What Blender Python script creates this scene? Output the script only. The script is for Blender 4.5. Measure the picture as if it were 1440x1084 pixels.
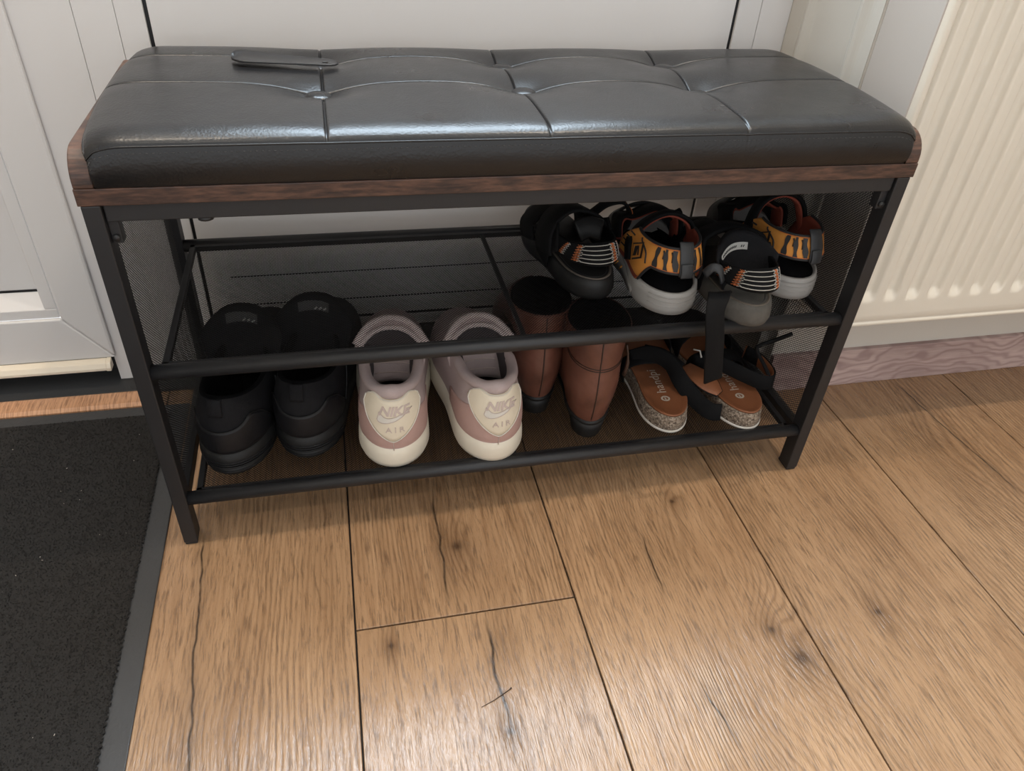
import bpy, bmesh, math, random
import numpy as np
from mathutils import Vector, Matrix
random.seed(7)
for o in list(bpy.data.objects): bpy.data.objects.remove(o)
scn = bpy.context.scene
COL = scn.collection
PI = math.pi

# ---------------------------------------------------------------- camera
cam_d = bpy.data.cameras.new('camera'); cam = bpy.data.objects.new('camera', cam_d); COL.objects.link(cam)
RM = ((0.9740170956635428, -0.21900470787008997, 0.05768565927415203),
      (0.08851800435679723, 0.602590134199945, 0.7931265303024367),
      (-0.20845925323632677, -0.7674125800999282, 0.6063189520743386))
mw = Matrix.Identity(4)
for i in range(3):
    for j in range(3): mw[j][i] = RM[i][j]
mw.translation = (0.20659, -0.64694, 0.70498)
cam.matrix_world = mw
cam_d.sensor_fit = 'HORIZONTAL'; cam_d.sensor_width = 36; cam_d.lens = 1056.41 / 1440 * 36
cam_d.clip_start = 0.02
scn.camera = cam
# ---------------------------------------------------------------- world, lamps, exposure
w = bpy.data.worlds.new('world'); scn.world = w; w.use_nodes = True
w.node_tree.nodes['Background'].inputs[0].default_value = (0.94, 0.97, 1.0, 1)
w.node_tree.nodes['Background'].inputs[1].default_value = 1.48
def lamp(name, loc, power, size, col):
    d = bpy.data.lights.new(name, 'AREA'); d.shape = 'DISK'; d.size = size; d.energy = power; d.color = col
    o = bpy.data.objects.new(name, d); COL.objects.link(o); o.location = loc
    return o
WARM = (1.0, 0.86, 0.70)
lamp('ceiling_or_fill_lamp', (-0.30, -0.03, 2.46), 14, 0.05, WARM)
lamp('ceiling_or_fill_lamp', (1.00, -0.03, 2.46), 14, 0.05, WARM)
FILL = (1.0, 0.90, 0.80)  # tint of the two fill lights added behind the camera
lamp('ceiling_or_fill_lamp', (-0.20, -1.40, 2.46), 6, 0.10, FILL)  # added fill light, brightens the upright surfaces
lamp('ceiling_or_fill_lamp', (1.10, -1.40, 2.46), 6, 0.10, FILL)  # second added fill, no known fitting here
vs = scn.view_settings
vs.view_transform = 'Standard'; vs.look = 'None'; vs.exposure = 0.0; vs.gamma = 1; vs.use_curve_mapping = False

# ---------------------------------------------------------------- helpers
def tag(o, label=None, cat=None, group=None, kind=None):
    if label: o['label'] = label
    if cat: o['category'] = cat
    if group: o['group'] = group
    if kind: o['kind'] = kind
    return o
def empty(name, loc=(0, 0, 0), rz=0.0, sc=1.0):
    o = bpy.data.objects.new(name, None); COL.objects.link(o); o.location = loc; o.rotation_euler = (0, 0, rz); o.scale = (sc,)*3
    o.empty_display_size = 0.05
    return o
def obj(name, me, mat, parent=None, smooth=False):
    o = bpy.data.objects.new(name, me); COL.objects.link(o)
    if mat and not me.materials: me.materials.append(mat)
    if parent: o.parent = parent
    if smooth:
        for p in me.polygons: p.use_smooth = True
    return o
def pyd(name, V, F, mat, parent=None, smooth=False, fix=True):
    me = bpy.data.meshes.new(name); me.from_pydata([tuple(map(float, v)) for v in V], [], F); me.update()
    if fix:
        bm = bmesh.new(); bm.from_mesh(me); bmesh.ops.recalc_face_normals(bm, faces=bm.faces); bm.to_mesh(me); bm.free()
    return obj(name, me, mat, parent, smooth)
def boxes(name, L, mat, parent=None, bev=0.0):
    """L: list of (x0,x1,y0,y1,z0,z1) joined as one part"""
    V = []; F = []
    for (a, b, c, d, e, f) in L:
        n = len(V)
        V += [(a, c, e), (b, c, e), (b, d, e), (a, d, e), (a, c, f), (b, c, f), (b, d, f), (a, d, f)]
        F += [tuple(n+i for i in q) for q in ((0, 3, 2, 1), (4, 5, 6, 7), (0, 1, 5, 4), (1, 2, 6, 5), (2, 3, 7, 6), (3, 0, 4, 7))]
    o = pyd(name, V, F, mat, parent, fix=False)
    if bev:
        m = o.modifiers.new('bevel', 'BEVEL'); m.width = bev; m.segments = 2; m.limit_method = 'ANGLE'
    return o
def box(name, b, mat, parent=None, bev=0.0): return boxes(name, [b], mat, parent, bev)
def prism(name, poly, axis, a, b, mat, parent=None, bev=0.0):
    """polygon extruded along an axis; poly gives the two other coordinates in xyz order"""
    def P(u, v, w):
        return {'x': (w, u, v), 'y': (u, w, v), 'z': (u, v, w)}[axis]
    n = len(poly)
    V = [P(u, v, a) for u, v in poly] + [P(u, v, b) for u, v in poly]
    F = [tuple(range(n)), tuple(range(2*n-1, n-1, -1))] + [(i, (i+1) % n, n+(i+1) % n, n+i) for i in range(n)]
    o = pyd(name, V, F, mat, parent)
    if bev:
        m = o.modifiers.new('bevel', 'BEVEL'); m.width = bev; m.segments = 2; m.limit_method = 'ANGLE'
    return o
def cr(pts, n):
    """Catmull-Rom resample of a list of vectors"""
    P = [np.array(p, float) for p in pts]; P = [2*P[0]-P[1]] + P + [2*P[-1]-P[-2]]
    out = []; m = len(P)-3
    for k in range(n):
        t = k/(n-1)*m; i = min(int(t), m-1); t -= i
        a, b, c, d = P[i:i+4]
        out.append(.5*((2*b)+(c-a)*t+(2*a-5*b+4*c-d)*t*t+(3*b-a-3*c+d)*t**3))
    return out
def loft(rings, closed=True, cap0=False, cap1=False):
    V = []; F = []; n = len(rings[0])
    for r in rings: V += list(r)
    for k in range(len(rings)-1):
        for i in range(n if closed else n-1):
            j = (i+1) % n
            F.append((k*n+i, k*n+j, (k+1)*n+j, (k+1)*n+i))
    if cap0: F.append(tuple(range(n-1, -1, -1)))
    if cap1: F.append(tuple((len(rings)-1)*n+i for i in range(n)))
    return V, F
def tube_vf(pts, r, seg=8, n=None):
    P = cr(pts, n) if n else [np.array(p, float) for p in pts]
    rings = []; up = None
    for i, p in enumerate(P):
        t = P[min(i+1, len(P)-1)] - P[max(i-1, 0)]; t /= np.linalg.norm(t)+1e-12
        if up is None: up = np.array((0, 0, 1.)) if abs(t[2]) < .9 else np.array((1., 0, 0))
        a = np.cross(t, up); a /= np.linalg.norm(a)+1e-12; b = np.cross(a, t); up = b
        rr = r[i] if hasattr(r, '__len__') else r
        rings.append([p+rr*(a*math.cos(2*PI*k/seg)+b*math.sin(2*PI*k/seg)) for k in range(seg)])
    return loft(rings, True, True, True)
def tube(name, pts, r, mat, parent=None, seg=10, n=None):
    V, F = tube_vf(pts, r, seg, n); return pyd(name, V, F, mat, parent, True)
def tubes(name, L, r, mat, parent=None, seg=6, n=None):
    V = []; F = []
    for pts in L:
        v, f = tube_vf(pts, r, seg, n); k = len(V); V += v; F += [tuple(i+k for i in q) for q in f]
    return pyd(name, V, F, mat, parent, True)
def ribbon(name, pts, wd, width, thick, mat, parent=None, n=28):
    """flat strap along a path; wd: one width direction or one for each path point; width: number or list"""
    P = cr(pts, n)
    W = cr(wd, n) if isinstance(wd[0], (tuple, list, np.ndarray)) else [np.array(wd, float)]*n
    WW = [x[0] for x in cr([(q, 0, 0) for q in width], n)] if hasattr(width, '__len__') else [width]*n
    rings = []
    for i, p in enumerate(P):
        t = P[min(i+1, n-1)]-P[max(i-1, 0)]; t /= np.linalg.norm(t)+1e-12
        a = W[i]-t*np.dot(W[i], t); a /= np.linalg.norm(a)+1e-12; b = np.cross(t, a)
        h = WW[i]/2; q = thick/2; c = min(q*.7, h*.5)
        rings.append([p+a*x+b*y for x, y in ((-h, -q+c), (-h+c, -q), (h-c, -q), (h, -q+c), (h, q-c), (h-c, q), (-h+c, q), (-h, q-c))])
    V, F = loft(rings, True, True, True)
    return pyd(name, V, F, mat, parent, True)
# ---------------------------------------------------------------- materials
class NT:
    def __init__(s, name):
        s.m = bpy.data.materials.new(name); s.m.use_nodes = True; s.t = s.m.node_tree; s.n = s.t.nodes
        s.b = s.n['Principled BSDF']
    def node(s, ty, **kw):
        x = s.n.new(ty)
        for k, v in kw.items(): setattr(x, k, v)
        return x
    def put(s, sock, v):
        if isinstance(v, bpy.types.NodeSocket): s.t.links.new(v, sock)
        else: sock.default_value = v
    def math(s, op, a, b=0.0, c=0.0, clamp=False):
        x = s.node('ShaderNodeMath', operation=op, use_clamp=clamp)
        s.put(x.inputs[0], a); s.put(x.inputs[1], b); s.put(x.inputs[2], c); return x.outputs[0]
    def vec(s, x, y, z):
        c = s.node('ShaderNodeCombineXYZ'); s.put(c.inputs[0], x); s.put(c.inputs[1], y); s.put(c.inputs[2], z); return c.outputs[0]
    def noise(s, v, scale=1.0, detail=2.0, rough=.5, dist=0.0):
        x = s.node('ShaderNodeTexNoise'); s.put(x.inputs['Vector'], v); x.inputs['Scale'].default_value = scale
        x.inputs['Detail'].default_value = detail; x.inputs['Roughness'].default_value = rough; x.inputs['Distortion'].default_value = dist
        return x.outputs['Fac']
    def mix(s, f, a, b, mode='MIX'):
        x = s.node('ShaderNodeMix', data_type='RGBA', blend_type=mode); s.put(x.inputs[0], f)
        for k, v in ((6, a), (7, b)):
            s.put(x.inputs[k], v if isinstance(v, bpy.types.NodeSocket) else (*v[:3], 1))
        return x.outputs[2]
    def ramp(s, f, stops):
        x = s.node('ShaderNodeValToRGB'); s.put(x.inputs[0], f); e = x.color_ramp.elements
        while len(e) < len(stops): e.new(.5)
        for k, (p, c) in enumerate(stops): e[k].position = p; e[k].color = (*c, 1)
        return x.outputs[0]
    def mapr(s, v, a, b, c=0.0, d=1.0):
        x = s.node('ShaderNodeMapRange'); s.put(x.inputs[0], v)
        for k, q in enumerate((a, b, c, d)): x.inputs[k+1].default_value = q
        return x.outputs[0]
    def bump(s, h, strength, dist=.001):
        x = s.node('ShaderNodeBump'); s.put(x.inputs['Height'], h); x.inputs['Strength'].default_value = strength; x.inputs['Distance'].default_value = dist
        s.put(s.b.inputs['Normal'], x.outputs[0])
    def set(s, col=None, rough=None, metal=None, spec=None, coat=None):
        if col is not None: s.put(s.b.inputs['Base Color'], col if isinstance(col, bpy.types.NodeSocket) else (*col, 1))
        if rough is not None: s.put(s.b.inputs['Roughness'], rough)
        if metal is not None: s.b.inputs['Metallic'].default_value = metal
        if spec is not None: s.b.inputs['Specular IOR Level'].default_value = spec
        if coat is not None: s.b.inputs['Coat Weight'].default_value = coat
        return s.m
    def pos(s): return s.node('ShaderNodeNewGeometry').outputs['Position']
    def loc(s): return s.node('ShaderNodeTexCoord').outputs['Object']
def simple(name, col, rough=.5, vary=.12, scale=40, bump=0.0, bscale=None, bdist=.001, metal=0, spec=.5, sep=True):
    t = NT(name); p = t.loc(); n = t.noise(p, scale, 4, .6)
    a = tuple(max(0, c*(1-vary)) for c in col); b = tuple(min(1, c*(1+vary)) for c in col)
    t.set(t.mix(n, a, b), t.mapr(n, .2, .8, max(.02, rough-.06), min(1, rough+.06)), metal, spec)
    if bump: t.bump(t.noise(p, bscale or scale*8, 3, .6), bump, bdist)
    return t.m

# ---- oak laminate floor
KNOTS = [(.5350, -.045, 1.2, .03, .06, .0), (.3128, -.0554, 1.6, .030, .075, .006), (.6527, -.2712, 1.9, .045, .075, .0075), (.6379, -.2325, .9, .025, .04, .004),
         (.7732, -.2334, .7, .02, .04, .004), (.2233, -.1767, .5, .015, .03, .003), (.327, -.2909, .7, .02, .04, .004),
         (.6024, -.0292, .6, .02, .04, .003), (.8736, .0173, 1.0, .035, .06, .0), (.57, -.31, 3.2, .055, .15, .0),
         (.575, -.10, 2.6, .04, .12, .0), (1.03, .0, 3.0, .05, .14, .0), (.03, -.24, 1.5, .05, .09, .0), (.345, -.19, 1.0, .02, .06, .0)]
CRACKS = [(.2961, .0413, .2923, -.1366, .0012), (.0196, .02, .0324, -.30, .0011), (.3258, -.1597, .3294, -.2928, .0015),
          (.5404, -.0682, .5371, -.1729, .0010), (.53, -.2694, .5415, -.3481, .0010), (1.0712, .1636, 1.0931, -.1005, .0011)]
def oak(name, light, mid, dark, rough, feats=True, spacing=165.):
    t = NT(name); p = t.pos(); sx = t.node('ShaderNodeSeparateXYZ'); t.put(sx.inputs[0], p); X, Y, Z = sx.outputs
    rnd = t.node('ShaderNodeObjectInfo').outputs['Random']
    r1 = t.math('MULTIPLY', rnd, 37.0)
    low = t.noise(t.vec(t.math('MULTIPLY', X, 9), t.math('MULTIPLY', Y, 2.2), r1), 1, 2, .5)
    wob = t.noise(t.vec(t.math('MULTIPLY', X, 60), t.math('MULTIPLY', Y, 14), r1), 1, 2, .5)
    g = t.math('ADD', t.math('MULTIPLY', X, spacing), t.math('MULTIPLY', low, 7.0))
    g = t.math('ADD', g, t.math('MULTIPLY', wob, .55))
    spot = 0.0; halo_k = 0.0
    if feats:
        for (kx, ky, A, rx, ry, kr) in KNOTS:
            dx = t.math('SUBTRACT', X, kx); dy = t.math('SUBTRACT', Y, ky)
            q = t.math('ADD', t.math('POWER', t.math('ABSOLUTE', t.math('DIVIDE', dx, rx)), 2), t.math('POWER', t.math('ABSOLUTE', t.math('DIVIDE', dy, ry)), 2))
            e = t.math('EXPONENT', t.math('MULTIPLY', q, -1))
            g = t.math('ADD', g, t.math('MULTIPLY', e, A*2.4)); halo_k = t.math('MAXIMUM', halo_k, t.math('MULTIPLY', t.math('POWER', e, 1.5), .55 if kr else .30))
            if kr:
                q2 = t.math('MULTIPLY', t.math('ADD', t.math('POWER', t.math('ABSOLUTE', dx), 2), t.math('POWER', t.math('ABSOLUTE', dy), 2)), -1/(kr*kr))
                s = t.math('ADD', t.math('MULTIPLY', t.math('EXPONENT', q2), .75), t.math('MULTIPLY', t.math('EXPONENT', t.math('MULTIPLY', q2, .16)), .20))
                spot = t.math('MAXIMUM', spot, s)
    ring = t.math('MULTIPLY_ADD', t.math('SINE', t.math('MULTIPLY', g, 2*PI)), .5, .5)
    ring = t.math('POWER', ring, 2.5)
    rs = t.mapr(t.noise(t.vec(t.math('MULTIPLY', X, 7), t.math('MULTIPLY', Y, 2), t.math('ADD', r1, 9)), 1, 2), .42, .62, .15, 1)
    ring = t.math('MULTIPLY', ring, t.math('MAXIMUM', rs, t.math('MULTIPLY', halo_k, 2.2)) if feats else rs)
    pore = t.noise(t.vec(t.math('MULTIPLY', t.math('ADD', X, t.math('MULTIPLY', wob, .006)), 470), t.math('MULTIPLY', Y, 40), r1), 1, 3, .65)
    por = t.mapr(pore, .51, .64, 0, 1)
    streak = t.noise(t.vec(t.math('MULTIPLY', t.math('ADD', X, t.math('MULTIPLY', low, .05)), 110), t.math('MULTIPLY', Y, 4.5), r1), 1, 3, .6)
    blot = t.noise(t.vec(t.math('MULTIPLY', X, 6), t.math('MULTIPLY', Y, 3), t.math('ADD', r1, 4)), 1, 3, .55)
    tone = t.math('ADD', t.math('MULTIPLY', streak, .6), t.math('MULTIPLY', blot, .5))
    col = t.ramp(tone, [(.34, mid), (.50, tuple((a+b)/2 for a, b in zip(mid, light))), (.72, light)])
    col = t.mix(t.math('MULTIPLY', ring, .44), col, dark)
    if feats: col = t.mix(t.math('MULTIPLY', halo_k, .8), col, tuple(c*1.25 for c in dark))
    col = t.mix(t.math('MULTIPLY', por, .60), col, tuple(c*.8 for c in dark))
    hue = t.mapr(rnd, 0, 1, .90, 1.06)
    hv = t.node('ShaderNodeHueSaturation'); t.put(hv.inputs['Value'], hue); t.put(hv.inputs['Color'], col); col = hv.outputs[0]
    crk = 0.0
    if feats:
        for (xa, ya, xb, yb, wd) in CRACKS:
            f = t.mapr(Y, ya, yb, xa, xb)
            nz = t.noise(t.vec(t.math('MULTIPLY', Y, 16), xa*50, 0), 1, 2, .5)
            d = t.math('ABSOLUTE', t.math('SUBTRACT', t.math('SUBTRACT', X, f), t.math('MULTIPLY', t.math('SUBTRACT', nz, .5), .016)))
            near = t.math('MULTIPLY', t.mapr(d, wd*.4, wd*1.9, 1, 0), t.mapr(t.noise(t.vec(t.math('MULTIPLY', Y, 45), xa*31, 2), 1, 2), .25, .5, .6, 1))
            halo = t.math('MULTIPLY', t.mapr(d, 0, .012, 1, 0), .22)
            near = t.math('MAXIMUM', near, halo)
            ym = t.math('MULTIPLY', t.mapr(Y, yb-.004, yb+.03, 0, 1), t.mapr(Y, ya-.03, ya+.004, 1, 0))
            crk = t.math('MAXIMUM', crk, t.math('MULTIPLY', near, ym))
        col = t.mix(t.math('MINIMUM', spot, .85), col, (.055, .03, .017))
        col = t.mix(t.math('MULTIPLY', crk, .92), col, (.03, .019, .012))
    t.set(col, t.math('ADD', t.math('MULTIPLY', por, .12), rough))
    h = t.math('SUBTRACT', t.math('MULTIPLY', pore, -.9), t.math('MULTIPLY', ring, .35))
    t.bump(h, .9, .0009)
    return t.m
M = {}
M['floor'] = oak('oak_laminate', (.415, .262, .150), (.265, .152, .080), (.105, .055, .027), .21)
M['oak_strip'] = oak('oak_trim', (.60, .33, .185), (.50, .26, .135), (.22, .10, .05), .45, False)
M['under'] = simple('joint_dark', (.02, .014, .01), .9)
def pink_wood():
    t = NT('grey_pink_wood'); p = t.loc(); sx = t.node('ShaderNodeSeparateXYZ'); t.put(sx.inputs[0], p); X, Y, Z = sx.outputs
    low = t.noise(t.vec(t.math('MULTIPLY', X, 9), 0.3, t.math('MULTIPLY', Z, 18)), 1, 2, .5)
    g = t.math('ADD', t.math('MULTIPLY', Z, 420), t.math('MULTIPLY', low, 55))
    ring = t.math('POWER', t.math('MULTIPLY_ADD', t.math('SINE', g), .5, .5), 2)
    fine = t.noise(t.vec(t.math('MULTIPLY', X, 14), 0, t.math('MULTIPLY', Z, 260)), 1, 3, .6)
    col = t.ramp(t.math('ADD', t.math('MULTIPLY', low, .6), t.math('MULTIPLY', fine, .4)), [(.35, (.33, .235, .22)), (.65, (.54, .41, .38))])
    col = t.mix(t.math('MULTIPLY', ring, .55), col, (.24, .15, .145))
    t.bump(fine, .3, .0005); return t.set(col, .5)
M['pink_wood'] = pink_wood()
def rustic():
    t = NT('dark_rustic_wood'); p = t.loc(); sx = t.node('ShaderNodeSeparateXYZ'); t.put(sx.inputs[0], p); X, Y, Z = sx.outputs
    st = t.noise(t.vec(t.math('MULTIPLY', X, 45), t.math('MULTIPLY', Y, 90), t.math('MULTIPLY', Z, 330)), 1, 4, .65)
    bl = t.noise(t.vec(t.math('MULTIPLY', X, 24), t.math('MULTIPLY', Y, 24), t.math('MULTIPLY', Z, 90)), 1, 3, .6)
    col = t.ramp(t.math('ADD', t.math('MULTIPLY', st, .55), t.math('MULTIPLY', bl, .5)), [(.36, (.014, .009, .0075)), (.50, (.052, .026, .018)), (.66, (.125, .062, .040))])
    t.bump(st, .3, .0004); return t.set(col, .42)
M['rustic'] = rustic()
def leather():
    t = NT('black_leatherette'); p = t.loc()
    n = t.noise(p, 14, 4, .6); v = t.node('ShaderNodeTexVoronoi'); v.inputs['Scale'].default_value = 420; t.put(v.inputs['Vector'], p)
    wr = t.noise(p, 60, 4, .65, .6)
    h = t.math('ADD', t.math('MULTIPLY', v.outputs['Distance'], .35), t.math('MULTIPLY', wr, .9))
    t.bump(h, .34, .0009)
    return t.set(t.mix(n, (.007, .007, .008), (.014, .0135, .0135)), t.mapr(n, .3, .7, .26, .38), 0, .45)
M['leather'] = leather()
M['stitch'] = simple('thread_grey', (.055, .055, .058), .6)
M['metal'] = simple('black_powder_coat', (.014, .014, .0155), .46, .1, 60, .12, 900)
M['metal_mesh'] = simple('black_mesh_steel', (.004, .004, .0045), .55, spec=.25)
M['rubber'] = simple('black_rubber', (.016, .016, .017), .55, .2, 50, .2, 700)
M['pvc'] = simple('white_pvc', (.66, .64, .63), .38, .02, 5)
M['pvc_ivory'] = simple('ivory_pvc', (.72, .64, .52), .4, .03, 8)
M['gasket'] = simple('black_gasket', (.006, .006, .007), .5)
M['wall'] = simple('grey_white_paint', (.60, .56, .50), .75, .03, 6, .15, 300)
M['wallgrey'] = simple('jamb_lining_grey', (.50, .47, .42), .35, .04, 6)
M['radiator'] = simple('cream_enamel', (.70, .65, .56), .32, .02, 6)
M['rad_side_shaded'] = simple('shaded_cream_enamel', (.43, .385, .345), .45, .02, 6)  # radiator side face: its shade is put into a darker enamel colour
M['ceiling'] = simple('white_ceiling', (.8, .8, .78), .9)
M['sill'] = simple('black_threshold', (.014, .0135, .013), .5, .4, 12, .2, 200)
M['mat_rubber'] = simple('mat_rubber_grey', (.035, .036, .038), .42, .18, 9, .25, 160, .002)
M['carpet'] = simple('charcoal_carpet', (.012, .0105, .0095), .95, .35, 25, .6, 900, .002)
M['lint'] = simple('pale_lint', (.45, .4, .36), .9)
def window_glow():
    t = NT('frosted_daylight_pane'); e = t.node('ShaderNodeEmission'); e.inputs[0].default_value = (.72, .87, 1.0, 1); e.inputs[1].default_value = 23.0
    t.t.links.new(e.outputs[0], t.n['Material Output'].inputs[0]); return t.m
M['pane'] = window_glow()

# ---------------------------------------------------------------- setting: floor
def struct(o): o['kind'] = 'structure'; return o
floor = struct(box('floor', (-1.3, 2.3, -2.4, .42, -.03, -.0045), M['under']))
SL = .0083
def plank(k, y0, y1):
    x0 = .1891 + k*.24530; g = .0010; b = .0006
    def xa(x, y): return x + SL*y
    V = []; 
    for z, d in ((-.0045, b*0), (-b, 0), (0, b)):
        for (x, y) in ((x0+g+d, y0+g+d), (x0+.2453-g-d, y0+g+d), (x0+.2453-g-d, y1-g-d), (x0+g+d, y1-g-d)): V.append((xa(x, y), y, z))
    F = []
    for r in (0, 4):
        for i in range(4): F.append((r+i, r+(i+1) % 4, r+4+(i+1) % 4, r+4+i))
    F.append((8, 9, 10, 11))
    return pyd('plank', V, F, M['floor'], floor, fix=False)
CUT = {0: -.1514}
for k in range(-6, 9):
    c = CUT.get(k, [-.9, .45, -1.2, -.75, -.6, -1.1][k % 6])
    ys = sorted([-2.4, .42] + [y for y in (c-1.38, c, c+1.38) if -2.35 < y < .40])
    for a, b in zip(ys[:-1], ys[1:]): plank(k, a, b)
# ---------------------------------------------------------------- setting: walls, door, window
struct(box('ceiling', (-1.3, 2.3, -2.4, .42, 2.5, 2.56), M['ceiling']))
struct(box('wall_left', (-1.36, -1.22, -2.4, .42, 0, 2.5), M['wall']))
struct(box('wall_far_right', (2.2, 2.3, -2.4, .42, 0, 2.5), M['wall']))
struct(box('wall_right', (.8385, 2.2, .178, .42, 0, 2.5), M['wall'], None, .002))
struct(box('wall_back', (-1.22, .8385, .36, .42, 2.08, 2.5), M['wall']))
struct(box('baseboard_right', (.8385, 2.2, .170, .179, .0, .068), M['pink_wood'], None, .0012))
# jamb lining between the window frame and the wall corner, with two rounded ribs
jl = []
for i in range(60):
    y = .1785+(.345-.1785)*i/59; x = .8375-.019*(y-.178)/.167
    d = .007*math.exp(-((y-.298)/.007)**2)+.007*math.exp(-((y-.205)/.007)**2)
    jl.append((x-d, y))
jl += [(.8384, .345), (.8384, .1785)]
struct(prism('trim_1', jl, 'z', 0, 2.08, M['wallgrey']))
# thresholds
th = struct(prism('trim_2', [(.271, 0), (.271, .004), (.276, .0075), (.300, .0085), (.305, .006), (.305, 0)], 'x', -1.2, -.0815, M['oak_strip']))
struct(boxes('trim_3', [(-1.2, .82, .305, .42, 0, .0065), (.018, .745, .346, .41, .0, .066)], M['sill'], None, .001))
# window_1: fixed light beside the door (frame, panel, gaskets, daylight pane above)
YF = .337
win = struct(empty('window_1', (0, YF, 0)))
def W(name, b, mat, bev=.0006):
    a = list(b); a[2] -= YF; a[3] -= YF
    return box(name, tuple(a), mat, win, bev)
for a, b in ((-.1235, -.0552), (-.0548, -.0122), (-.0118, .0178)): W('frame_post', (a, b, YF, .42, .0065, 2.08), M['pvc'])
for a, b in ((.7430, .7745), (.7752, .8190)): W('frame_post', (a, b, YF, .42, .0065, 2.08), M['pvc'])
W('gasket', (.0178, .0222, YF+.004, .41, .066, 2.05), M['gasket'], 0)
W('gasket', (.7385, .7430, YF+.004, .41, .066, 2.05), M['gasket'], 0)
W('gasket', (.0222, .7385, YF+.004, .41, .084, .089), M['gasket'], 0)
W('bottom_rail', (.0222, .7385, YF+.001, .41, .0665, .084), M['pvc'])
W('panel', (.0222, .7385, YF+.002, .40, .089, .86), M['pvc'])
W('panel_groove', (.055, .705, YF+.0015, YF+.004, .1175, .1187), M['gasket'], 0)
W('panel_groove', (.055, .705, YF+.0015, YF+.004, .1635, .1647), M['gasket'], 0)
W('glazing_bar', (.0222, .7385, YF, .40, .86, .90), M['pvc'])
W('glazing_bar', (.0222, .09, YF, .40, .90, 1.98), M['pvc']); W('glazing_bar', (.67, .7385, YF, .40, .90, 1.98), M['pvc'])
W('glazing_bar', (.0222, .7385, YF, .40, 1.98, 2.08), M['pvc'])
W('pane', (.09, .67, YF+.015, YF+.025, .90, 1.98), M['pane'], 0)
# door_1: white entrance door at the left
door = struct(empty('door_1', (0, .330, 0)))
def D(y0, y1, poly, name, mat, bev=.002): return prism(name, poly, 'y', y0-.330, y1-.330, mat, door, bev)
D(.330, .3368, [(-1.2, .0505), (-.1195, .0505), (-.1725, .1185), (-1.2, .1185)], 'bottom_rail', M['pvc'])
D(.330, .3368, [(-.1195, .0508), (-.1195, 2.06), (-.1725, 2.06), (-.1725, .1192)], 'stile', M['pvc'], .0045)
D(.330, .40, [(-1.2, 2.0), (-.173, 2.0), (-.173, 2.06), (-1.2, 2.06)], 'top_rail', M['pvc'])
# glazing beads: sloped towards the recessed panel
prism('bead', [(.0035, .1195), (.0035, .133), (.024, .152), (.03, .152), (.03, .1195)], 'x', -1.2, -.1735, M['pvc'], door, .001)
prism('bead', [(-.1735, .0035), (-.1885, .0035), (-.197, .024), (-.197, .03), (-.1735, .03)], 'z', .134, 2.0, M['pvc'], door, .001)
box('panel', (-1.2, -.185, .024, .05, .153, 2.0), M['pvc'], door)
box('panel_seal', (-1.2, -.190, .0225, .026, .1515, .1545), M['gasket'], door)
prism('drip_bar', [(.002, .0502), (-.009, .047), (-.0125, .0405), (-.0125, .0365), (.002, .0365)], 'x', -1.2, -.132, M['pvc_ivory'], door, .0008)
prism('drip_bar_end_cap', [(.002, .0506), (-.0095, .0474), (-.0132, .041), (-.0132, .036), (.002, .036)], 'x', -.132, -.1255, M['pvc_ivory'], door, .0008)
box('door_core', (-1.2, -.124, .03, .07, .012, .05), M['gasket'], door)
# ---------------------------------------------------------------- radiator
rad = empty('panel_radiator', (.84, .178, .176))
tag(rad, 'cream panel radiator with vertical channels on the wall beside the bench', 'radiator')
def sstep(a, b, x):
    t = min(1, max(0, (x-a)/(b-a))); return t*t*(3-2*t)
xs = [i*.0022 for i in range(0, 321)]; zs = [0, .0015, .003, .0055, .0075, .0085, .010, .02] + [.030+i*.0022 for i in range(16)] + [.09, .15, .25, .4, .52, .54, .56]
def rady(x, z):
    u = ((x-.0275) % .0335)/.0335
    ch = sstep(.10, .30, u)*(1-sstep(.55, .75, u)) if x > .012 else 0
    y = -.098 + .0075*ch*sstep(.038, .054, z)*(1-sstep(.52, .55, z))
    y += .010*(1-sstep(0, .007, x))**2
    if .0075 < z < .0088: y += .0012
    if z < .0075: y -= .0008
    if z < .003: y += .004*(1-z/.003)
    return y
V = []; F = []
for z in zs:
    for x in xs: V.append((x, rady(x, z), z))
n = len(xs)
for j in range(len(zs)-1):
    for i in range(n-1): F.append((j*n+i, j*n+i+1, (j+1)*n+i+1, (j+1)*n+i))
pyd('front_panel', V, F, M['radiator'], rad, True, False)
box('body', (.004, .704, -.0885, -.035, .0, .56), M['radiator'], rad, .004)
box('side_panel', (.0, .004, -.091, -.0005, .0015, .56), M['rad_side_shaded'], rad, .0015)  # shaded side, darkened by its colour
for xb in (.10, .55): box('wall_bracket', (xb, xb+.03, -.04, 0, .1, .5), M['radiator'], rad)
# ---------------------------------------------------------------- doormat
matO = empty('doormat', (-.55, .0, 0)); tag(matO, 'charcoal carpet doormat with a flat grey rubber border', 'doormat')
def mb(name, b, m, bev=0): return box(name, (b[0]+.55, b[1]+.55, b[2], b[3], b[4], b[5]), m, matO, bev)
mb('rubber_border', (-1.15, -.0217, -.85, .270, .0003, .0028), M['mat_rubber'], .001)
mb('carpet', (-1.12, -.0475, -.82, .248, .0028, .0052), M['carpet'], .001)
V = []; F = []
def tuft(x, y, h, r):
    a = random.random()*6.28; n = len(V); lx = random.uniform(-.0015, .0015); ly = random.uniform(-.0015, .0015)
    for k in range(3): V.append((x+r*math.cos(a+2.09*k), y+r*math.sin(a+2.09*k), .0048))
    V.append((x+lx, y+ly, .005+h))
    F.extend([(n, n+1, n+3), (n+1, n+2, n+3), (n+2, n, n+3)])
for i in range(46000): tuft(.55+random.uniform(-.46, -.0475), random.uniform(-.34, .247), random.uniform(.0006, .0022), random.uniform(.0006, .0013))
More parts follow.
